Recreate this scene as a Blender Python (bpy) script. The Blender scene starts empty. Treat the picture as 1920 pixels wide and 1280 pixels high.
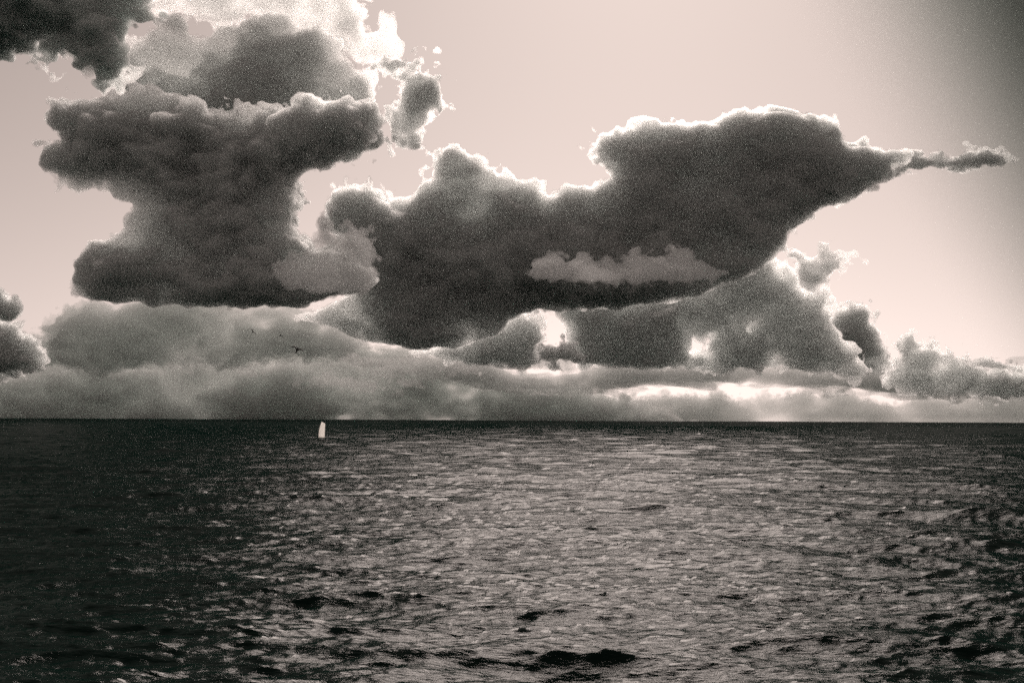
import bpy, math, time
import numpy as np

T_START = time.time()
rad = math.radians

# ------------------------------------------------------------------ scene, camera, sky, sun, exposure
scene = bpy.context.scene
scene.render.engine = 'CYCLES'
cy = scene.cycles
cy.max_bounces = 18
cy.volume_bounces = 15
cy.glossy_bounces = 2
cy.diffuse_bounces = 2
cy.transparent_max_bounces = 64
cy.use_adaptive_sampling = True
cy.adaptive_threshold = 0.045
cy.use_denoising = False
cy.sample_clamp_indirect = 6.0
cy.caustics_reflective = False
cy.caustics_refractive = False

PH_W, PH_H = 1920.0, 1280.0          # the photograph's frame
HFOV = rad(40.0)
FPX = PH_W / 2 / math.tan(HFOV / 2)  # focal length in photograph pixels
HOR_Y = 787.0                        # horizon height at the middle of the frame
ROLL = math.atan(9.0 / 1920.0)       # the horizon sinks slightly to the right
EYE = 10.0                           # eye height above the sea

cam_data = bpy.data.cameras.new('camera')
cam = bpy.data.objects.new('camera', cam_data)
scene.collection.objects.link(cam)
cam_data.sensor_width = 36.0
cam_data.lens = 18.0 / math.tan(HFOV / 2)
cam_data.shift_y = (HOR_Y - PH_H / 2) / PH_W
cam_data.clip_start = 0.5
cam_data.clip_end = 400000.0
cam.location = (0, 0, EYE)
cam.rotation_euler = (rad(90), -ROLL, 0)
scene.camera = cam

SUN_EL, SUN_AZ = 30.0, 5.5           # degrees; azimuth to the right of the view axis (+Y)
world = bpy.data.worlds.new('World')
scene.world = world
world.use_nodes = True
wn, wl = world.node_tree.nodes, world.node_tree.links
wn.clear()
sky = wn.new('ShaderNodeTexSky')
sky.sky_type = 'NISHITA'
sky.sun_disc = False
sky.sun_elevation = rad(SUN_EL)
sky.sun_rotation = rad(SUN_AZ)
sky.altitude = 0
sky.air_density = 1.0
sky.dust_density = 0.6
sky.ozone_density = 1.0
bw = wn.new('ShaderNodeRGBToBW')
tint = wn.new('ShaderNodeMix'); tint.data_type = 'RGBA'; tint.blend_type = 'MULTIPLY'
tint.inputs[0].default_value = 1.0
tint.inputs[7].default_value = (1.0, 0.83, 0.76, 1)     # the warm toning of the print
bg = wn.new('ShaderNodeBackground')
bg.inputs[1].default_value = 0.06
wo = wn.new('ShaderNodeOutputWorld')
wl.new(sky.outputs[0], bw.inputs[0]); wl.new(bw.outputs[0], tint.inputs[6])
wl.new(tint.outputs[2], bg.inputs[0]); wl.new(bg.outputs[0], wo.inputs[0])

sun_data = bpy.data.lights.new('sun', 'SUN')
sun_data.energy = 2.0
sun_data.angle = rad(26.0)
sun_data.color = (1.0, 0.86, 0.79)
sun = bpy.data.objects.new('sun', sun_data)
scene.collection.objects.link(sun)
sun.rotation_euler = (rad(90 - SUN_EL), 0, rad(180 - SUN_AZ))

vs = scene.view_settings
vs.view_transform = 'Standard'
vs.look = 'None'
vs.exposure = 0.22
vs.gamma = 1.0
vs.use_curve_mapping = False

# ------------------------------------------------------------------ helpers
CR, SR = math.cos(ROLL), math.sin(ROLL)
def at(px, py, dist):
    """world point at forward distance dist seen at a photograph pixel"""
    u, v = px - PH_W / 2, HOR_Y - py
    u, v = u * CR + v * SR * -1.0, v * CR + u * SR
    return (dist * u / FPX, dist, EYE + dist * v / FPX)

def mesh_object(name, verts, faces, mat, parent=None, smooth=True):
    """verts (n,3) array, faces (m,k) int array with k = 3 or 4"""
    me = bpy.data.meshes.new(name)
    n, (m, k) = len(verts), faces.shape
    me.vertices.add(n)
    me.vertices.foreach_set('co', np.ascontiguousarray(verts, dtype=np.float32).ravel())
    me.loops.add(m * k)
    me.loops.foreach_set('vertex_index', np.ascontiguousarray(faces, dtype=np.int32).ravel())
    me.polygons.add(m)
    me.polygons.foreach_set('loop_start', np.arange(0, m * k, k, dtype=np.int32))
    me.polygons.foreach_set('loop_total', np.full(m, k, dtype=np.int32))
    if smooth:
        me.polygons.foreach_set('use_smooth', np.ones(m, dtype=bool))
    me.update(calc_edges=True)
    me.validate()
    me.materials.append(mat)
    ob = bpy.data.objects.new(name, me)
    scene.collection.objects.link(ob)
    if parent is not None:
        ob.parent = parent
    return ob

def tag(o, label=None, category=None, group=None, kind=None):
    for k, v in (('label', label), ('category', category), ('group', group), ('kind', kind)):
        if v:
            o[k] = v
    return o

# ------------------------------------------------------------------ the sea
def wave_tile(n, length, lam_min, lam_max, hrms, wind_deg, spread, seed, expo=4.0):
    """one periodic patch of random sea: height and choppy horizontal shift, wavelengths lam_min..lam_max"""
    rng = np.random.default_rng(seed)
    k1 = np.fft.fftfreq(n, d=length / n) * 2 * np.pi
    kx, ky = np.meshgrid(k1, k1, indexing='ij')
    k = np.hypot(kx, ky); k[0, 0] = 1
    w = rad(wind_deg)
    c = (kx * math.cos(w) + ky * math.sin(w)) / k
    spec = k ** -expo * (np.abs(c) ** spread + 0.04)
    spec *= 1 / (1 + np.exp(-(k * lam_max / (2 * np.pi) - 1) * 8))
    spec *= 1 / (1 + np.exp((k * lam_min / (2 * np.pi) - 1) * 8))
    spec[0, 0] = 0
    amp = np.sqrt(spec) * (rng.normal(size=k.shape) + 1j * rng.normal(size=k.shape))
    h = np.fft.ifft2(amp)
    s = hrms / h.real.std()
    h = h.real * s
    dx = np.fft.ifft2(1j * kx / k * amp).real * s
    dy = np.fft.ifft2(1j * ky / k * amp).real * s
    return np.stack([dx, dy, h], -1).astype(np.float32), length

def sample_tile(tile, x, y):
    a, length = tile
    n = a.shape[0]
    u, v = x / length * n, y / length * n
    i, j = np.floor(u).astype(np.int64), np.floor(v).astype(np.int64)
    fu, fv = (u - i)[:, None].astype(np.float32), (v - j)[:, None].astype(np.float32)
    i %= n; j %= n
    i2, j2 = (i + 1) % n, (j + 1) % n
    return (a[i, j] * (1 - fu) + a[i2, j] * fu) * (1 - fv) + (a[i, j2] * (1 - fu) + a[i2, j2] * fu) * fv

def water_material():
    m = bpy.data.materials.new('sea_water')
    m.use_nodes = True
    n, l = m.node_tree.nodes, m.node_tree.links
    n.clear()
    out = n.new('ShaderNodeOutputMaterial')
    body = n.new('ShaderNodeBsdfDiffuse')
    body.inputs['Color'].default_value = (0.0035, 0.016, 0.0122, 1)
    gloss = n.new('ShaderNodeBsdfGlossy')
    gloss.distribution = 'MULTI_GGX'
    gloss.inputs['Roughness'].default_value = 0.06
    # reflectance of ruffled water: Fresnel, levelling off towards grazing as the facets one sees lean to the eye
    fr = n.new('ShaderNodeFresnel'); fr.inputs['IOR'].default_value = 1.333
    k = n.new('ShaderNodeMath'); k.operation = 'MULTIPLY_ADD'; k.inputs[1].default_value = 15.0; k.inputs[2].default_value = 2.0
    dv = n.new('ShaderNodeMath'); dv.operation = 'DIVIDE'
    l.new(fr.outputs[0], k.inputs[0]); l.new(fr.outputs[0], dv.inputs[0]); l.new(k.outputs[0], dv.inputs[1])
    mix = n.new('ShaderNodeMixShader')
    l.new(dv.outputs[0], mix.inputs[0]); l.new(body.outputs[0], mix.inputs[1]); l.new(gloss.outputs[0], mix.inputs[2])
    l.new(mix.outputs[0], out.inputs['Surface'])
    tc = n.new('ShaderNodeTexCoord')
    mp = n.new('ShaderNodeMapping')
    mp.inputs['Scale'].default_value = (0.42, 1.0, 1.0)
    l.new(tc.outputs['Object'], mp.inputs[0])
    # gusts: patches of rougher and calmer water
    gust = n.new('ShaderNodeTexNoise'); gust.inputs['Scale'].default_value = 0.045; gust.inputs['Detail'].default_value = 3.0
    gr = n.new('ShaderNodeMapRange'); gr.inputs['From Min'].default_value = 0.3; gr.inputs['From Max'].default_value = 0.7
    gr.inputs['To Min'].default_value = 0.35; gr.inputs['To Max'].default_value = 1.0
    l.new(mp.outputs[0], gust.inputs['Vector']); l.new(gust.outputs[0], gr.inputs[0])
    prev = None
    for sc, dist, det in ((9.0, 0.03, 3.0), (3.1, 0.085, 4.0), (0.62, 0.28, 3.0)):
        nz = n.new('ShaderNodeTexNoise')
        nz.inputs['Scale'].default_value = sc
        nz.inputs['Detail'].default_value = det
        nz.inputs['Roughness'].default_value = 0.6
        nz.inputs['Distortion'].default_value = 0.2
        l.new(mp.outputs[0], nz.inputs['Vector'])
        b = n.new('ShaderNodeBump')
        b.inputs['Distance'].default_value = dist
        l.new(gr.outputs[0], b.inputs['Strength'])
        l.new(nz.outputs[0], b.inputs['Height'])
        if prev:
            l.new(prev.outputs[0], b.inputs['Normal'])
        prev = b
    for x in (body, gloss, fr):
        l.new(prev.outputs[0], x.inputs['Normal'])
    return m

def build_sea():
    swell = wave_tile(512, 311.0, 13.0, 45.0, 0.32, 86, 14, 3)
    wind = wave_tile(512, 97.3, 2.6, 14.0, 0.17, 93, 7, 5)
    chop = wave_tile(512, 29.7, 0.5, 3.0, 0.055, 89, 5, 8, 3.2)
    # rows: distance grows geometrically; columns: fans out from below the eye
    d = [38.0]
    while d[-1] < 2600: d.append(d[-1] * 1.0038)
    while d[-1] < 90000: d.append(d[-1] * 1.02)
    d = np.array(d)
    nc = 480
    t = np.linspace(-1, 1, nc) * 0.40
    D, Tn = np.meshgrid(d, t, indexing='ij')
    x, y = (D * Tn).ravel(), D.ravel()
    dist = y
    pos = np.stack([x, y, np.zeros_like(x)], -1)
    for tile, fade0, fade1, chopf, ang in ((swell, 3000., 20000., 1.0, 0.0), (wind, 700., 3500., 0.9, 0.31), (chop, 250., 900., 0.8, -0.4)):
        ca, sa = math.cos(ang * 0.4), math.sin(ang * 0.4)
        xr, yr = x * ca - y * sa, x * sa + y * ca
        s = sample_tile(tile, xr + 1000, yr + 1000)
        f = np.clip((fade1 - dist) / (fade1 - fade0), 0, 1)[:, None]
        disp = np.stack([s[:, 0] * ca + s[:, 1] * sa, -s[:, 0] * sa + s[:, 1] * ca, s[:, 2]], -1)
        disp[:, :2] *= chopf
        pos += disp * f
    # a few larger single waves rearing up near the viewer
    for px, py, wide, deep, high, skew in ((860, 1222, 5.2, 2.2, 0.40, .02), (1640, 1204, 5.0, 2.2, 0.40, -.03), (1850, 1256, 4.5, 2.0, 0.36, .02), (300, 1080, 8.0, 2.8, 0.36, .04), (1560, 1110, 5.4, 2.4, 0.32, .04), (1600, 1042, 8.0, 2.8, 0.32, .03), (1000, 946, 12.0, 3.6, 0.42, 0), (430, 922, 13.0, 3.8, 0.42, .02)):
        yc = EYE * FPX / (py - HOR_Y); xc = (px - PH_W / 2) * yc / FPX
        u = (x - xc) / wide; w = (y - yc - (x - xc) * skew - 0.5 * np.sin((x - xc) * 0.9 + px)) / deep
        e = np.exp(-u ** 4 - w * w)
        pos[:, 2] += high * e * (1 - 0.5 * w)
        pos[:, 1] -= 0.25 * high * e
    nr = len(d)
    idx = np.arange(nr * nc).reshape(nr, nc)
    quads = np.stack([idx[:-1, :-1], idx[:-1, 1:], idx[1:, 1:], idx[1:, :-1]], -1).reshape(-1, 4)
    # the calm remainder of the sheet beside and behind the viewer, joined on a little lower
    R = 90000.0
    x0, y0 = 0.385, 39.0
    ring = np.array([(-R, -R, -.3), (R, -R, -.3), (R, y0, -.3), (-R, y0, -.3),
                     (-x0 * y0, y0, -.3), (x0 * y0, y0, -.3), (R, R * .98, -.3), (-R, R * .98, -.3), (x0 * R, R * .98, -.3), (-x0 * R, R * .98, -.3)])
    b = len(pos)
    extra = np.array([(0, 1, 2, 3), (5, 2, 6, 8), (3, 4, 9, 7)]) + b
    ob = mesh_object('sea', np.vstack([pos, ring]), np.vstack([quads, extra]), water_material())
    tag(ob, 'dark choppy open sea running out to the horizon', 'sea', kind='structure')
    print('sea', len(quads) * 2, round(time.time() - T_START, 1))

build_sea()

# ------------------------------------------------------------------ clouds
def bspline_rows(n, cell, phase):
    x = np.arange(n) / cell + phase
    i = np.floor(x).astype(int); f = x - i
    L = i.max() + 4
    W = np.zeros((n, L), dtype=np.float32)
    r = np.arange(n)
    W[r, i] += (1 - f) ** 3 / 6
    W[r, i + 1] += (3 * f ** 3 - 6 * f ** 2 + 4) / 6
    W[r, i + 2] += (-3 * f ** 3 + 3 * f ** 2 + 3 * f + 1) / 6
    W[r, i + 3] += f ** 3 / 6
    return W

def noise3(shape, cells, rng):
    Ws = [bspline_rows(n, c, rng.random()) for n, c in zip(shape, cells)]
    g = rng.normal(size=[w.shape[1] for w in Ws]).astype(np.float32)
    g = np.tensordot(Ws[0], g, (1, 0))
    g = np.tensordot(g, Ws[1], (1, 1)).transpose(0, 2, 1)
    g = np.tensordot(g, Ws[2], (2, 1))
    return g / 0.36

def poly_sdf(poly, X, Z):
    """signed distance to a polygon, positive inside"""
    p = np.asarray(poly, dtype=np.float64)
    q = np.roll(p, -1, 0)
    best = np.full(X.shape, 1e18)
    inside = np.zeros(X.shape, dtype=bool)
    for (ax, az), (bx, bz) in zip(p, q):
        ex, ez = bx - ax, bz - az
        t = np.clip(((X - ax) * ex + (Z - az) * ez) / (ex * ex + ez * ez + 1e-12), 0, 1)
        best = np.minimum(best, (X - ax - t * ex) ** 2 + (Z - az - t * ez) ** 2)
        c = (az > Z) != (bz > Z)
        with np.errstate(divide='ignore', invalid='ignore'):
            xi = ax + (Z - az) * ex / (ez if ez else 1e-12)
        inside ^= c & (X < xi)
    dd = np.sqrt(best)
    return np.where(inside, dd, -dd)

def surface_nets(f):
    """closed iso-surface (f = 0, f > 0 inside) as quads"""
    f = np.pad(f, 1, constant_values=-1.0)
    s = f > 0
    nx, ny, nz = f.shape
    cnt = np.zeros((nx - 1, ny - 1, nz - 1), np.int8)
    for a in (0, 1):
        for b in (0, 1):
            for c in (0, 1):
                cnt += s[a:nx - 1 + a, b:ny - 1 + b, c:nz - 1 + c]
    act = (cnt > 0) & (cnt < 8)
    ijk = np.argwhere(act)
    vid = np.full(act.shape, -1, np.int32)
    vid[act] = np.arange(len(ijk))
    i, j, k = ijk.T
    acc = np.zeros((len(ijk), 3)); num = np.zeros(len(ijk))
    corners = [(a, b, c) for a in (0, 1) for b in (0, 1) for c in (0, 1)]
    for a in corners:
        for ax in range(3):
            if a[ax] == 0:
                b = list(a); b[ax] = 1
                fa, fb = f[i + a[0], j + a[1], k + a[2]], f[i + b[0], j + b[1], k + b[2]]
                m = (fa > 0) != (fb > 0)
                t = np.where(m, fa / np.where(m, fa - fb, 1), 0)
                p = np.repeat(np.array([a], float), len(ijk), 0); p[:, ax] += t
                acc += p * m[:, None]; num += m
    v = ijk + acc / num[:, None] - 1
    quads = []
    for ax in range(3):
        sl0 = [slice(1, -1)] * 3; sl1 = [slice(1, -1)] * 3
        sl0[ax] = slice(0, f.shape[ax] - 1); sl1[ax] = slice(1, f.shape[ax])
        a, b = s[tuple(sl0)], s[tuple(sl1)]
        off = np.array([1, 1, 1]); off[ax] = 0
        e1, e2 = [x for x in range(3) if x != ax]
        for cond, flip in ((a & ~b, False), (~a & b, True)):
            e = np.argwhere(cond) + off
            d1 = np.zeros(3, int); d1[e1] = 1
            d2 = np.zeros(3, int); d2[e2] = 1
            q = [vid[tuple((e - d).T)] for d in (d1 + d2, d2, d1 * 0, d1)]
            if flip ^ (ax == 1):
                q = q[::-1]
            quads.append(np.stack(q, -1))
    return v, np.vstack(quads)

MATS = {}
TAU = 0.44
def cloud_material(density, g=0.8, forward=0.3, absorb=0.016, absorb_color=(0.0, 0.62, 0.45)):
    """water droplets: a forward lobe (silver edges) and a broad one, and a trace of absorption in the red"""
    key = (round(density, 7), g, forward, absorb, absorb_color)
    if key in MATS:
        return MATS[key]
    m = bpy.data.materials.new('cloud_vapour')
    m.use_nodes = True
    n, l = m.node_tree.nodes, m.node_tree.links
    n.clear()
    out = n.new('ShaderNodeOutputMaterial')
    ab = n.new('ShaderNodeVolumeAbsorption')
    ab.inputs['Color'].default_value = (*absorb_color, 1)
    ab.inputs['Density'].default_value = density * absorb
    prev = ab
    for part, gg in ((forward, g), (1 - forward, 0.0)):
        if part <= 0:
            continue
        sc = n.new('ShaderNodeVolumeScatter')
        sc.inputs['Color'].default_value = (1, 1, 1, 1)
        sc.inputs['Density'].default_value = density * part
        sc.inputs['Anisotropy'].default_value = gg
        add = n.new('ShaderNodeAddShader')
        l.new(prev.outputs[0], add.inputs[0]); l.new(sc.outputs[0], add.inputs[1])
        prev = add
    l.new(prev.outputs[0], out.inputs['Volume'])
    MATS[key] = m
    return m

def cloud(name, label, poly, dist, thick, R, amp, tau, vox=3.0, holes=(), cell=40., base=0.5, seed=0,
          stretch=(1.0, 1.0, 1.0), billow=0.7, octaves=6, gain=0.76, fringe=5.5, fringe_tau=1.4, category='cloud', group=None, absorb=0.014, calm=None, mottle=0.45, taper=0, absorb_color=(0.0, 0.62, 0.45)):
    """a cloud as a closed body of vapour: outline in photograph pixels at distance dist, half-depth thick (same pixels),
    rounded over R pixels at its rim, lumped by amp pixels of 3-D noise; tau = optical depth across the depth 2*thick.
    A thinner ragged fringe, reaching fringe pixels further out, is its child."""
    rng = np.random.default_rng(seed + 17)
    tau *= TAU; vox *= 1.2; cell *= 0.6; amp *= 1.15
    P = np.asarray(poly, float)
    pad = amp * 1.6 + fringe * 2.2 + 6
    x0, x1 = P[:, 0].min() - pad, P[:, 0].max() + pad
    z0, z1 = P[:, 1].min() - pad, P[:, 1].max() + pad
    yt = thick * (1 + mottle * 1.4) + amp + fringe
    xs, ys, zs = np.arange(x0, x1, vox), np.arange(-yt, yt, vox * 1.5), np.arange(z0, z1, vox)
    X, Z = np.meshgrid(xs, zs, indexing='ij')
    d2 = poly_sdf(poly, X, Z)
    for h in holes:
        d2 = np.minimum(d2, -poly_sdf(h, X, Z))
    # the body is thicker and thinner in broad billows, wider than high
    bil = sum(a * noise3((len(xs), 1, len(zs)), (c * 1.7 / vox, 4., c / vox), rng)[:, 0] for a, c in ((.8, 60.), (.5, 30.), (.35, 15.), (.25, 8.)))
    T = thick * np.clip(1 + mottle * bil, 0.35, 2.0)
    if taper:
        T = T * np.clip(d2 / taper, 0.004, 1) ** 2.4
    T = T[:, None, :].astype(np.float32)
    ya = np.abs(ys).astype(np.float32)[None, :, None]
    q = np.minimum(ya / T, 1)
    prof = R * (1 - np.sqrt(np.maximum(0, 1 - q * q))) + np.maximum(ya - T, 0)
    f = (np.minimum(d2, R * 1.2)[:, None, :] - prof).astype(np.float32)
    def fbm(cell, octaves, gain, billow, stretch):
        nz = np.zeros(f.shape, np.float32)
        a, c, tot = 1.0, cell, 0.0
        for o in range(octaves):
            if c / vox < 1.3:
                break
            nn = noise3(f.shape, (max(1.4, c * stretch[0] / vox), max(1.4, c * stretch[1] / vox / 1.5), max(1.4, c * stretch[2] / vox)), rng)
            nz += a * (billow * (np.abs(nn) * 1.5 - 1.05) + (1 - billow) * nn)
            tot += a * a
            a *= gain; c *= 0.5
        return nz / math.sqrt(tot)
    zz = (zs - z0 - pad) / (z1 - z0 - 2 * pad)           # 0 top .. 1 base
    wz = (1 - (1 - base) * np.clip((zz - 0.55) / 0.4, 0, 1))[None, None, :].astype(np.float32)
    edge = np.clip(1.2 - d2 / (0.9 * R), 0.14, 1.0).astype(np.float32)[:, None, :]     # lumpy rims, calmer faces
    if calm:
        edge = edge * np.interp(xs, calm[0], calm[1]).astype(np.float32)[:, None, None]
    deep = f > 0.7 * R
    f += fbm(cell, octaves, gain, billow, stretch) * amp * wz * edge
    f[deep] = np.maximum(f[deep], 1.0)                                                 # no bubbles inside
    s = dist / FPX
    cx, cz = P[:, 0].mean(), P[:, 1].max()
    ox, oy, oz = at(cx, cz, dist)
    def body(field, nm, density, parent=None, forward=0.15, g=0.8, step=1):
        v, qd = surface_nets(field)
        v = v * step
        px = xs[0] + v[:, 0] * vox
        py = zs[0] + v[:, 2] * vox
        yy = ys[0] + v[:, 1] * vox * 1.5
        u = px - PH_W / 2; w = HOR_Y - py                # photograph pixels -> metres at this distance
        wx = (u * CR - w * SR) * s; wzm = EYE + (w * CR + u * SR) * s
        verts = np.stack([wx - ox, yy * s, wzm - oz], -1)
        return mesh_object(nm, verts, qd[:, ::-1], cloud_material(density, g, forward, absorb, absorb_color), parent, smooth=False), len(qd) * 2
    ob, nt = body(f, name, tau / (2 * thick * s))
    ob.location = (ox, oy, oz)
    tag(ob, label, category, group)
    nf = 0
    if fringe:
        f = np.ascontiguousarray(f[::2, ::2, ::2]); wz = wz[:, :, ::2]; vox *= 2        # soft, so half the resolution
        f += fringe * (0.6 + 1.1 * fbm(max(14., min(30., cell)), 3, 0.75, 0.0, (1.2, 1, .9))) * (0.35 + 0.65 * wz)
        f[f > fringe * 4] = fringe * 4
        vox /= 2
        fr, nf = body(f, 'wispy_fringe', fringe_tau / (fringe * 3 * s), ob, 1.0, 0.78, 2)
    print(name, label[:34], nt, nf, f.shape, round(time.time() - T_START, 1))
    return ob

CL = 'cloud'
def corner_vignette(dist=14000.0, half=160.0, tau=2.1):
    """an added light-absorbing sheet imitating lens vignetting that thickens towards the upper right, out of the frame"""
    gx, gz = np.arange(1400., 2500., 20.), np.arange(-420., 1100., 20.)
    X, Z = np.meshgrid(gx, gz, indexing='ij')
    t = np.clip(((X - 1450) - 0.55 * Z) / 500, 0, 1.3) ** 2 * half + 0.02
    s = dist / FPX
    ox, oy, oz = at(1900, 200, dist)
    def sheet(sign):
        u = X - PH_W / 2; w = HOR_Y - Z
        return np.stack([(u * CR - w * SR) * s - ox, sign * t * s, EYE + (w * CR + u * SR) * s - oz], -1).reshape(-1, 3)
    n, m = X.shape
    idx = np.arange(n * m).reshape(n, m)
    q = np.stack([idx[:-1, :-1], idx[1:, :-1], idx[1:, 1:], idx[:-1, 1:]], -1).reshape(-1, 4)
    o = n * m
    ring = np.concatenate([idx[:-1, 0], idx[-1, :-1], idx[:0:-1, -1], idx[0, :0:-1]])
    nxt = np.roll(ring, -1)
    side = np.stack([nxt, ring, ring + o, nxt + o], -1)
    ob = mesh_object('cloud', np.vstack([sheet(-1), sheet(1)]), np.vstack([q[:, ::-1], q + o, side]), cloud_material(tau / (2 * half * s), 0.8, 0.15, 0.8, (0, 0.1, 0.06)))  # added sheet that darkens the corner, no real cloud; shares the vapour material
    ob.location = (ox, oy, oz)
    tag(ob, 'added dusky veil imitating lens vignetting in the upper right corner', 'cloud')
corner_vignette()
cloud(CL, 'black storm cloud in the upper left corner', [(-200,-160),(250,-160),(258,0),(266,30),(240,70),(246,108),(222,150),(190,135),(165,128),(120,105),(60,102),(10,85),(-60,110),(-200,60)],
      5000, 90, 60, 17, 50, vox=3.2, holes=[[(58,65),(80,58),(90,76),(72,92),(58,82)]], seed=1, cell=50, billow=.4, base=1, fringe=9, absorb=0.03)
cloud(CL, 'thin pale grey veil spread above the dark left tower', [(215,100),(262,70),(295,45),(330,50),(370,68),(420,65),(470,30),(520,35),(560,50),(600,40),(615,70),(610,80),(650,105),(690,140),(700,180),(705,230),(600,250),(450,250),(350,245),(250,210),(225,150)],
      9500, 50, 26, 12, 3.4, vox=2.8, seed=2, billow=.5, base=1, fringe=6)
cloud(CL, 'bright ragged wisps along the top edge, right of the black cloud', [(265,-60),(400,-80),(660,-80),(690,20),(715,100),(700,150),(660,110),(610,50),(520,35),(470,28),(420,60),(380,64),(330,44),(280,36)],
      10500, 40, 40, 34, 1.0, vox=3.0, cell=60, seed=3, billow=.3, base=1, fringe=7, fringe_tau=.7, mottle=.6)
cloud(CL, 'broad dark anvil-headed tower cloud with a flat base on the left', [(215,158),(235,165),(205,175),(165,205),(135,197),(118,215),(112,235),(116,265),(88,295),(85,310),(110,335),(150,345),(185,352),(205,345),(230,370),(248,395),(235,410),(240,425),(215,446),(180,458),(150,483),(135,490),(150,510),(135,530),(130,555),(200,565),(290,571),(420,570),(560,572),(620,560),(680,545),(700,520),(640,480),(590,470),(570,450),(552,425),(540,400),(545,375),(548,345),(545,330),(560,312),(600,300),(650,280),(700,265),(703,240),(705,205),(600,212),(500,217),(420,212),(330,180),(260,155)],
      8000, 75, 50, 11, 14, vox=2.5, seed=4, base=.35, mottle=.6)
cloud(CL, 'paler knobbly tower rising from the right end of the left cloud', [(585,400),(605,395),(618,375),(622,400),(624,430),(640,435),(665,428),(685,438),(692,455),(692,470),(700,485),(706,510),(702,530),(685,545),(620,552),(540,540),(500,520),(510,490),(540,475),(570,465),(580,450),(590,430)],
      7100, 44, 40, 8, 6.5, vox=2.1, cell=40, seed=6, billow=1, fringe=0, gain=.6, mottle=.6)
cloud(CL, 'ragged dark scrap beside the bright gap in the left tower', [(543,348),(560,350),(576,378),(564,396),(548,390)],
      8400, 12, 10, 8, 4, vox=1.8, cell=20, seed=31, billow=.3, fringe=4)
cloud(CL, 'huge dark central cloud with a silver-lined crest and a mushroom head on its right', [(620,385),(635,365),(650,350),(690,348),(700,360),(730,378),(760,378),(790,350),(812,330),(820,300),(828,283),(855,280),(858,300),(870,293),(895,293),(905,310),(930,320),(960,325),(1000,333),(1012,355),(1030,375),(1050,352),(1100,350),(1150,352),(1166,335),(1150,310),(1120,300),(1110,270),(1120,260),(1200,245),(1260,238),(1330,232),(1390,218),(1430,213),(1490,213),(1520,225),(1565,240),(1580,265),(1620,280),(1660,288),(1690,304),(1650,330),(1590,365),(1540,385),(1510,410),(1480,440),(1440,490),(1400,515),(1300,555),(1150,570),(1040,578),(985,585),(960,600),(920,630),(850,652),(770,650),(680,640),(620,612),(560,592),(620,572),(670,545),(680,500),(650,440),(622,430)],
      10000, 70, 40, 10, 8.0, vox=2.5, seed=7, billow=.9, calm=((1040,1180),(1,.6)), fringe=5.0, base=.3, mottle=.32)
cloud(CL, 'thin dark streamer trailing right from the mushroom head', [(1650,332),(1690,306),(1705,289),(1740,297),(1780,302),(1820,292),(1840,286),(1870,290),(1890,305),(1870,308),(1830,312),(1790,314),(1740,313),(1700,320),(1670,336)],
      10800, 14, 9, 8, 10, vox=1.8, cell=20, seed=9, billow=.7, fringe=6, stretch=(1.3,1,.9))
cloud(CL, 'grey sloping cloud tower below the mushroom head', [(1000,520),(1060,530),(1330,520),(1375,470),(1420,486),(1440,515),(1480,530),(1500,555),(1530,555),(1545,580),(1555,610),(1565,640),(1590,660),(1610,690),(1615,702),(1500,690),(1440,686),(1350,684),(1200,684),(1090,680),(1080,640),(1070,600),(1050,582),(1000,575)],
      12500, 60, 22, 10, 3.0, vox=2.4, seed=10, holes=[[(1272,606),(1286,630),(1300,618),(1312,634),(1338,620),(1328,652),(1338,670),(1308,660),(1286,674),(1290,646)],[(1380,620),(1400,604),(1420,600),(1408,618),(1402,630)],[(1432,636),(1446,642),(1458,660),(1474,676),(1448,676),(1442,660)]], base=.8, billow=.7, fringe=6)
cloud(CL, 'pale low cumulus with bright tops before the central cloud', [(980,515),(1000,495),(1050,485),(1105,478),(1125,490),(1150,485),(1165,497),(1170,475),(1190,470),(1230,475),(1255,470),(1258,458),(1275,458),(1290,475),(1320,490),(1345,500),(1370,512),(1340,528),(1290,530),(1200,532),(1100,530),(1020,525)],
      6900, 34, 30, 6, 3.4, vox=1.8, cell=30, seed=11, billow=1, base=.8, fringe=0, gain=.6, mottle=.6)
cloud(CL, 'small ragged cloud floating right of the left tower', [(725,130),(760,130),(790,125),(820,135),(832,150),(825,180),(810,200),(795,240),(775,275),(760,270),(740,230),(740,190),(750,160),(725,150)],
      9000, 26, 22, 18, 8, vox=2.1, cell=44, seed=12, billow=.3, base=1, fringe=4, mottle=.6)
cloud(CL, 'torn grey wisp right of the mushroom head', [(1480,478),(1495,468),(1520,480),(1550,474),(1580,488),(1575,505),(1545,522),(1520,527),(1500,512)],
      10500, 15, 14, 13, 4, vox=1.8, cell=30, seed=33, billow=.3, base=1, fringe=8)
cloud(CL, 'grey lump left of the bright gap, under the central cloud', [(780,662),(880,636),(920,612),(960,598),(990,590),(1008,606),(1018,630),(1002,650),(1010,676),(900,682)],
      11000, 34, 16, 9, 3.2, vox=2.1, cell=32, seed=34, billow=.7, base=.8, fringe=5)
cloud(CL, 'broken scraps of cloud low in the bright central gap', [(1000,676),(1005,650),(1030,655),(1048,646),(1062,636),(1078,640),(1092,676)],
      11500, 14, 8, 9, 3, vox=1.7, cell=22, seed=35, billow=.3, base=1, fringe=4)
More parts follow.
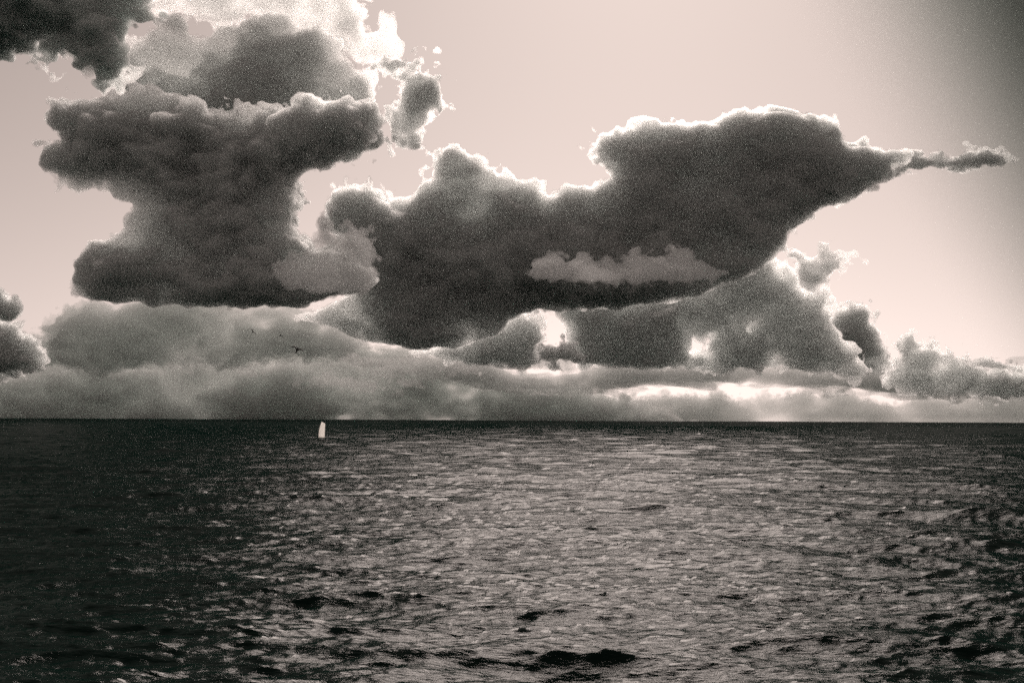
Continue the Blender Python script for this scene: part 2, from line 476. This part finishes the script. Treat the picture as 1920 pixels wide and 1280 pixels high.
cloud(CL, 'long flat grey cloud bar above the right horizon', [(640,662),(760,670),(850,668),(900,674),(930,683),(1000,679),(1080,688),(1150,682),(1250,684),(1400,680),(1500,686),(1600,690),(1700,690),(1800,700),(1920,690),(2000,690),(2000,745),(1900,740),(1800,742),(1700,743),(1650,736),(1600,729),(1500,723),(1400,721),(1250,720),(1150,726),(1050,738),(900,724),(750,704)],
      17000, 45, 14, 9, 6.5, vox=2.4, cell=34, seed=13, stretch=(2.4,1,.7), holes=[[(935,682),(980,686),(1010,689),(1085,694),(1010,704),(960,698)],[(1560,703),(1580,698),(1600,706),(1570,708)]], billow=.5, fringe=0, base=.8, absorb=.10, absorb_color=(0, .2, .12))
cloud(CL, 'dark-topped cumulus heap right of the sloping tower', [(1560,600),(1570,580),(1590,575),(1615,572),(1635,585),(1630,600),(1640,620),(1645,640),(1660,650),(1664,680),(1650,705),(1600,700),(1575,650),(1560,630)],
      14000, 28, 20, 8, 5.5, vox=1.8, cell=24, seed=14, billow=1, fringe=4)
cloud(CL, 'cumulus heads massed at the right edge above the horizon', [(1665,692),(1685,670),(1690,640),(1705,635),(1720,650),(1740,645),(1757,655),(1760,670),(1775,658),(1800,672),(1830,682),(1850,692),(1920,702),(2000,690),(2000,742),(1700,740),(1665,720)],
      15000, 34, 22, 9, 4.5, vox=1.9, cell=24, seed=15, billow=1, fringe=4, base=.8)
cloud(CL, 'dark flat scrap floating over the right-edge cumulus', [(1800,674),(1825,675),(1840,669),(1880,679),(1908,690),(1850,691),(1812,684)],
      13000, 10, 7, 6, 5, vox=1.7, cell=18, seed=36, billow=.4, fringe=3)
cloud(CL, 'pale row of small distant cumulus on the right horizon', [(1000,768),(1100,758),(1180,748),(1230,740),(1330,742),(1345,737),(1390,756),(1440,744),(1490,738),(1505,727),(1525,733),(1535,743),(1550,733),(1575,737),(1600,737),(1620,748),(1680,758),(1720,740),(1800,740),(1850,737),(2000,732),(2000,800),(1000,800)],
      30000, 30, 16, 6, 3.4, vox=2.1, cell=24, seed=16, billow=1, fringe=0, base=1, absorb=.16, absorb_color=(0, .2, .12))
cloud(CL, 'hazy grey cloud bank along the left horizon', [(-100,700),(60,700),(180,680),(300,690),(380,676),(470,690),(540,680),(640,672),(700,684),(760,676),(850,690),(900,700),(1000,720),(1060,716),(1120,740),(1200,752),(1260,770),(1300,800),(-100,800)],
      24000, 45, 14, 9, 7.0, vox=2.7, cell=34, seed=17, billow=1, fringe=0, base=1, mottle=.8, absorb=.16, absorb_color=(0, .2, .12))
cloud(CL, 'higher grey cloud bank behind the low left cumulus', [(-100,640),(100,630),(200,610),(330,618),(420,600),(520,622),(600,630),(700,655),(790,662),(820,690),(760,730),(600,770),(300,790),(-100,790)],
      28000, 45, 16, 11, 5.5, vox=2.7, cell=40, seed=40, billow=.9, fringe=0, base=1, stretch=(1.5,1,.8), absorb=.16, absorb_color=(0, .2, .12))
cloud(CL, 'low grey cumulus bank beneath the flat base of the left cloud', [(85,602),(110,585),(150,574),(190,577),(230,586),(280,556),(350,552),(410,552),(450,554),(520,556),(580,580),(640,612),(690,650),(640,672),(520,668),(420,690),(300,684),(200,700),(120,690),(100,640),(80,615)],
      15000, 45, 20, 10, 4.6, vox=2.3, cell=34, seed=18, billow=.9, fringe=0, base=.9, mottle=.8, absorb=.16, absorb_color=(0, .2, .12))
cloud(CL, 'pale pointed puff low in the left cloud bank', [(432,690),(440,672),(450,666),(462,678),(472,688),(488,702),(455,706)],
      17000, 12, 10, 5, 1.0, vox=1.7, cell=18, seed=37, billow=1, fringe=0, base=1)
cloud(CL, 'pale flat puffs low before the left cloud bank', [(545,718),(585,703),(610,697),(640,705),(700,718),(760,732),(660,730),(600,724)],
      18000, 16, 10, 7, 0.9, vox=1.7, cell=22, seed=38, billow=1, fringe=0, base=1)
cloud(CL, 'pale rounded cumulus top at the end of the cloud bar', [(812,686),(840,672),(862,668),(880,674),(892,684),(910,694),(870,700),(840,696)],
      14000, 12, 9, 5, 1.2, vox=1.7, cell=18, seed=39, billow=1, fringe=0, base=1)
cloud(CL, 'dark cumulus at the left edge, low over the horizon', [(-100,570),(0,600),(25,605),(40,625),(60,630),(75,640),(86,655),(70,685),(0,700),(-100,710)],
      9000, 40, 26, 8, 12, vox=2.0, cell=26, seed=19, billow=1, fringe=4, base=.9)
cloud(CL, 'small dark puff cut by the left edge of the frame', [(-60,530),(0,540),(18,560),(35,555),(43,575),(30,590),(0,595),(-60,600)],
      8000, 20, 14, 10, 10, vox=1.8, cell=24, seed=20, billow=.5, fringe=4)

# ------------------------------------------------------------------ birds and the far sail
def flat_material(name, col, rough=0.6):
    m = bpy.data.materials.new(name)
    m.use_nodes = True
    n, l = m.node_tree.nodes, m.node_tree.links
    p = n['Principled BSDF']
    p.inputs['Roughness'].default_value = rough
    nz = n.new('ShaderNodeTexNoise'); nz.inputs['Scale'].default_value = 9.0
    rp = n.new('ShaderNodeMapRange'); rp.inputs['To Min'].default_value = 0.8; rp.inputs['To Max'].default_value = 1.15
    mx = n.new('ShaderNodeMix'); mx.data_type = 'RGBA'; mx.blend_type = 'MULTIPLY'; mx.inputs[0].default_value = 1
    mx.inputs[6].default_value = (*col, 1)
    l.new(nz.outputs[0], rp.inputs[0]); l.new(rp.outputs[0], mx.inputs[7]); l.new(mx.outputs[2], p.inputs['Base Color'])
    return m

def loft(rings):
    """closed skin over a list of rings with equal point counts"""
    k = len(rings[0]); v = [p for r in rings for p in r]; f = []
    for i in range(len(rings) - 1):
        for j in range(k):
            f.append((i * k + j, i * k + (j + 1) % k, (i + 1) * k + (j + 1) % k, (i + 1) * k + j))
    a, b = len(v), len(v) + 1
    v += [tuple(np.mean(rings[0], 0)), tuple(np.mean(rings[-1], 0))]
    for j in range(k):
        f.append((a, (j + 1) % k, j)); o = (len(rings) - 1) * k
        f.append((b, o + j, o + (j + 1) % k))
    return v, f

def join_mesh(name, pieces, mat, parent=None):
    me = bpy.data.meshes.new(name)
    vs_, fs_ = [], []
    for v, f in pieces:
        o = len(vs_); vs_ += [tuple(p) for p in v]; fs_ += [tuple(i + o for i in q) for q in f]
    me.from_pydata(vs_, [], fs_)
    me.polygons.foreach_set('use_smooth', [True] * len(fs_))
    me.materials.append(mat); me.update()
    ob = bpy.data.objects.new(name, me); scene.collection.objects.link(ob)
    if parent: ob.parent = parent
    return ob

def gull(label, px, py, dist, span, lift_l, lift_r, yaw, bank, mat, pitch=0.0):
    """a gliding gull, beak towards local +X, wings along local Y"""
    s_ = span
    def ring(x, rx, rz, z=0.0, n=8):
        return [(x * s_, rx * s_ * math.cos(2 * math.pi * i / n), (z + rz * math.sin(2 * math.pi * i / n)) * s_) for i in range(n)]
    body = loft([ring(0.30, .006, .006, -.008), ring(0.265, .012, .013), ring(0.23, .030, .030, .006), ring(0.18, .034, .033, .004), ring(0.13, .036, .036), ring(0.05, .058, .055), ring(-0.06, .060, .055),
                 ring(-0.16, .036, .030, .004), ring(-0.22, .040, .012, .006), ring(-0.30, .062, .005, .006)])
    pieces = [body]
    for sd, lift in ((1, lift_l), (-1, lift_r)):
        rr = []
        for t, xc, ch, up in ((0.0, .03, .17, 0.0), (.12, .05, .165, .25), (.3, .075, .15, .72), (.45, .06, .135, 1.0), (.62, .015, .11, .95), (.8, -.05, .075, .8), (.93, -.10, .04, .66), (1.0, -.135, .012, .58)):
            y = sd * (.035 + .465 * t) * s_; z = (.02 + up * lift) * s_; th = .012 * (1 - .8 * t) * s_
            x1, x0 = (xc + ch * .45) * s_, (xc - ch * .55) * s_
            rr.append([(x1, y, z - .2 * th), ((x1 * 2 + x0) / 3, y, z + th), ((x1 + x0 * 2) / 3, y, z + .7 * th), (x0, y, z), ((x1 + x0) / 2, y, z - .5 * th)])
        pieces.append(loft(rr))
    ob = join_mesh('gull', pieces, mat)
    ob.location = at(px, py, dist)
    ob.rotation_euler = (rad(bank), rad(pitch), rad(yaw))
    return tag(ob, label, 'gull', 'gulls in flight over the sea')

dark_feather = flat_material('dark_feathers', (0.055, 0.055, 0.05))
gull('dark gull gliding low over the sea, lowest and nearest of the three', 557, 656, 125, 1.35, .16, .13, 75, 28, dark_feather, -48)
gull('dark gull banking with raised wing, leftmost of the three', 474, 623, 230, 1.3, .22, .16, 60, 50, dark_feather, -30)
gull('small dark gull between the other two, wings half folded', 526, 629, 270, 1.3, .2, .14, 55, 40, dark_feather, -30)

def sail_boat():
    d = 645.0
    x, y, _ = at(606, 828, d)
    root = bpy.data.objects.new('sailing_dinghy', None)
    scene.collection.objects.link(root)
    root.scale = (1.4, 1.4, 1.25)
    root.location = (x, y, 0.1); root.rotation_euler = (rad(0), rad(2), rad(14))
    tag(root, 'white blunt-topped sail of a small boat just below the left horizon', 'sailboat')
    cloth = flat_material('sail_cloth', (0.82, 0.80, 0.77))
    n, l = cloth.node_tree.nodes, cloth.node_tree.links            # thin cloth lets the light behind it through
    tr = n.new('ShaderNodeBsdfTranslucent'); tr.inputs[0].default_value = (0.97, 0.95, 0.92, 1)
    ms = n.new('ShaderNodeMixShader'); ms.inputs[0].default_value = 0.92
    l.new(n['Principled BSDF'].outputs[0], ms.inputs[1]); l.new(tr.outputs[0], ms.inputs[2]); l.new(ms.outputs[0], n['Material Output'].inputs[0])
    paint = flat_material('hull_paint', (0.10, 0.11, 0.11), 0.4); spar = flat_material('spar_metal', (0.3, 0.3, 0.3), 0.4)
    rings = []
    for t in np.linspace(0, 1, 9):
        w = .72 * math.sin(math.pi * (.12 + .8 * t)) ** .6 * (1 if t < .75 else 1 - (t - .75) * 3.2)
        X = -2.1 + 4.2 * t; z = .42 + .12 * t * t
        rings.append([(X, -w, z), (X, -w * .8, .05), (X, 0, -.2), (X, w * .8, .05), (X, w, z)])
    join_mesh('hull', [loft(rings)], paint, root)
    def tube(a, b, r):
        a, b = np.array(a, float), np.array(b, float); n = b - a; n /= np.linalg.norm(n)
        u = np.cross(n, (1, .3, .2)); u /= np.linalg.norm(u); v = np.cross(n, u)
        return loft([[tuple(p + r * (math.cos(q) * u + math.sin(q) * v)) for q in np.arange(6) * math.pi / 3] for p in (a, b)])
    join_mesh('mast', [tube((.5, 0, .3), (.45, 0, 7.2), .05)], spar, root)
    join_mesh('boom', [tube((.45, 0, 1.0), (-1.9, .25, 1.05), .04)], spar, root)
    def sail(nm, tack, clew, head, belly):
        tack, clew, head = (np.array(q, float) for q in (tack, clew, head))
        v, f = [], []
        n, m = 9, 7
        for sgn in (0.012, -0.012):
            for i in range(n + 1):
                t = i / n
                for j in range(m + 1):
                    u = j / m
                    foot = tack + (clew - tack) * u
                    p = foot + (head + ((clew - tack) * .6 + np.array((0, 0, .6))) * u - foot) * t
                    roach = .28 * math.sin(math.pi * t) * u
                    p = p + np.array((-roach, belly * math.sin(math.pi * u) * (1 - .6 * t) + sgn, 0))
                    v.append(tuple(p))
        o = (n + 1) * (m + 1)
        for i in range(n):
            for j in range(m):
                a = i * (m + 1) + j
                f += [(a, a + 1, a + m + 2, a + m + 1), (o + a + m + 1, o + a + m + 2, o + a + 1, o + a)]
        edge = [j for j in range(m + 1)] + [i * (m + 1) + m for i in range(1, n + 1)] + [n * (m + 1) + j for j in range(m - 1, -1, -1)] + [i * (m + 1) for i in range(n - 1, 0, -1)]
        for a, b in zip(edge, edge[1:] + edge[:1]):
            f.append((b, a, o + a, o + b))
        join_mesh(nm, [(v, f)], cloth, root)
    sail('sail', (.45, 0, .95), (-1.6, .2, 1.0), (.45, 0, 6.3), .3)
sail_boat()
print('done', round(time.time() - T_START, 1))
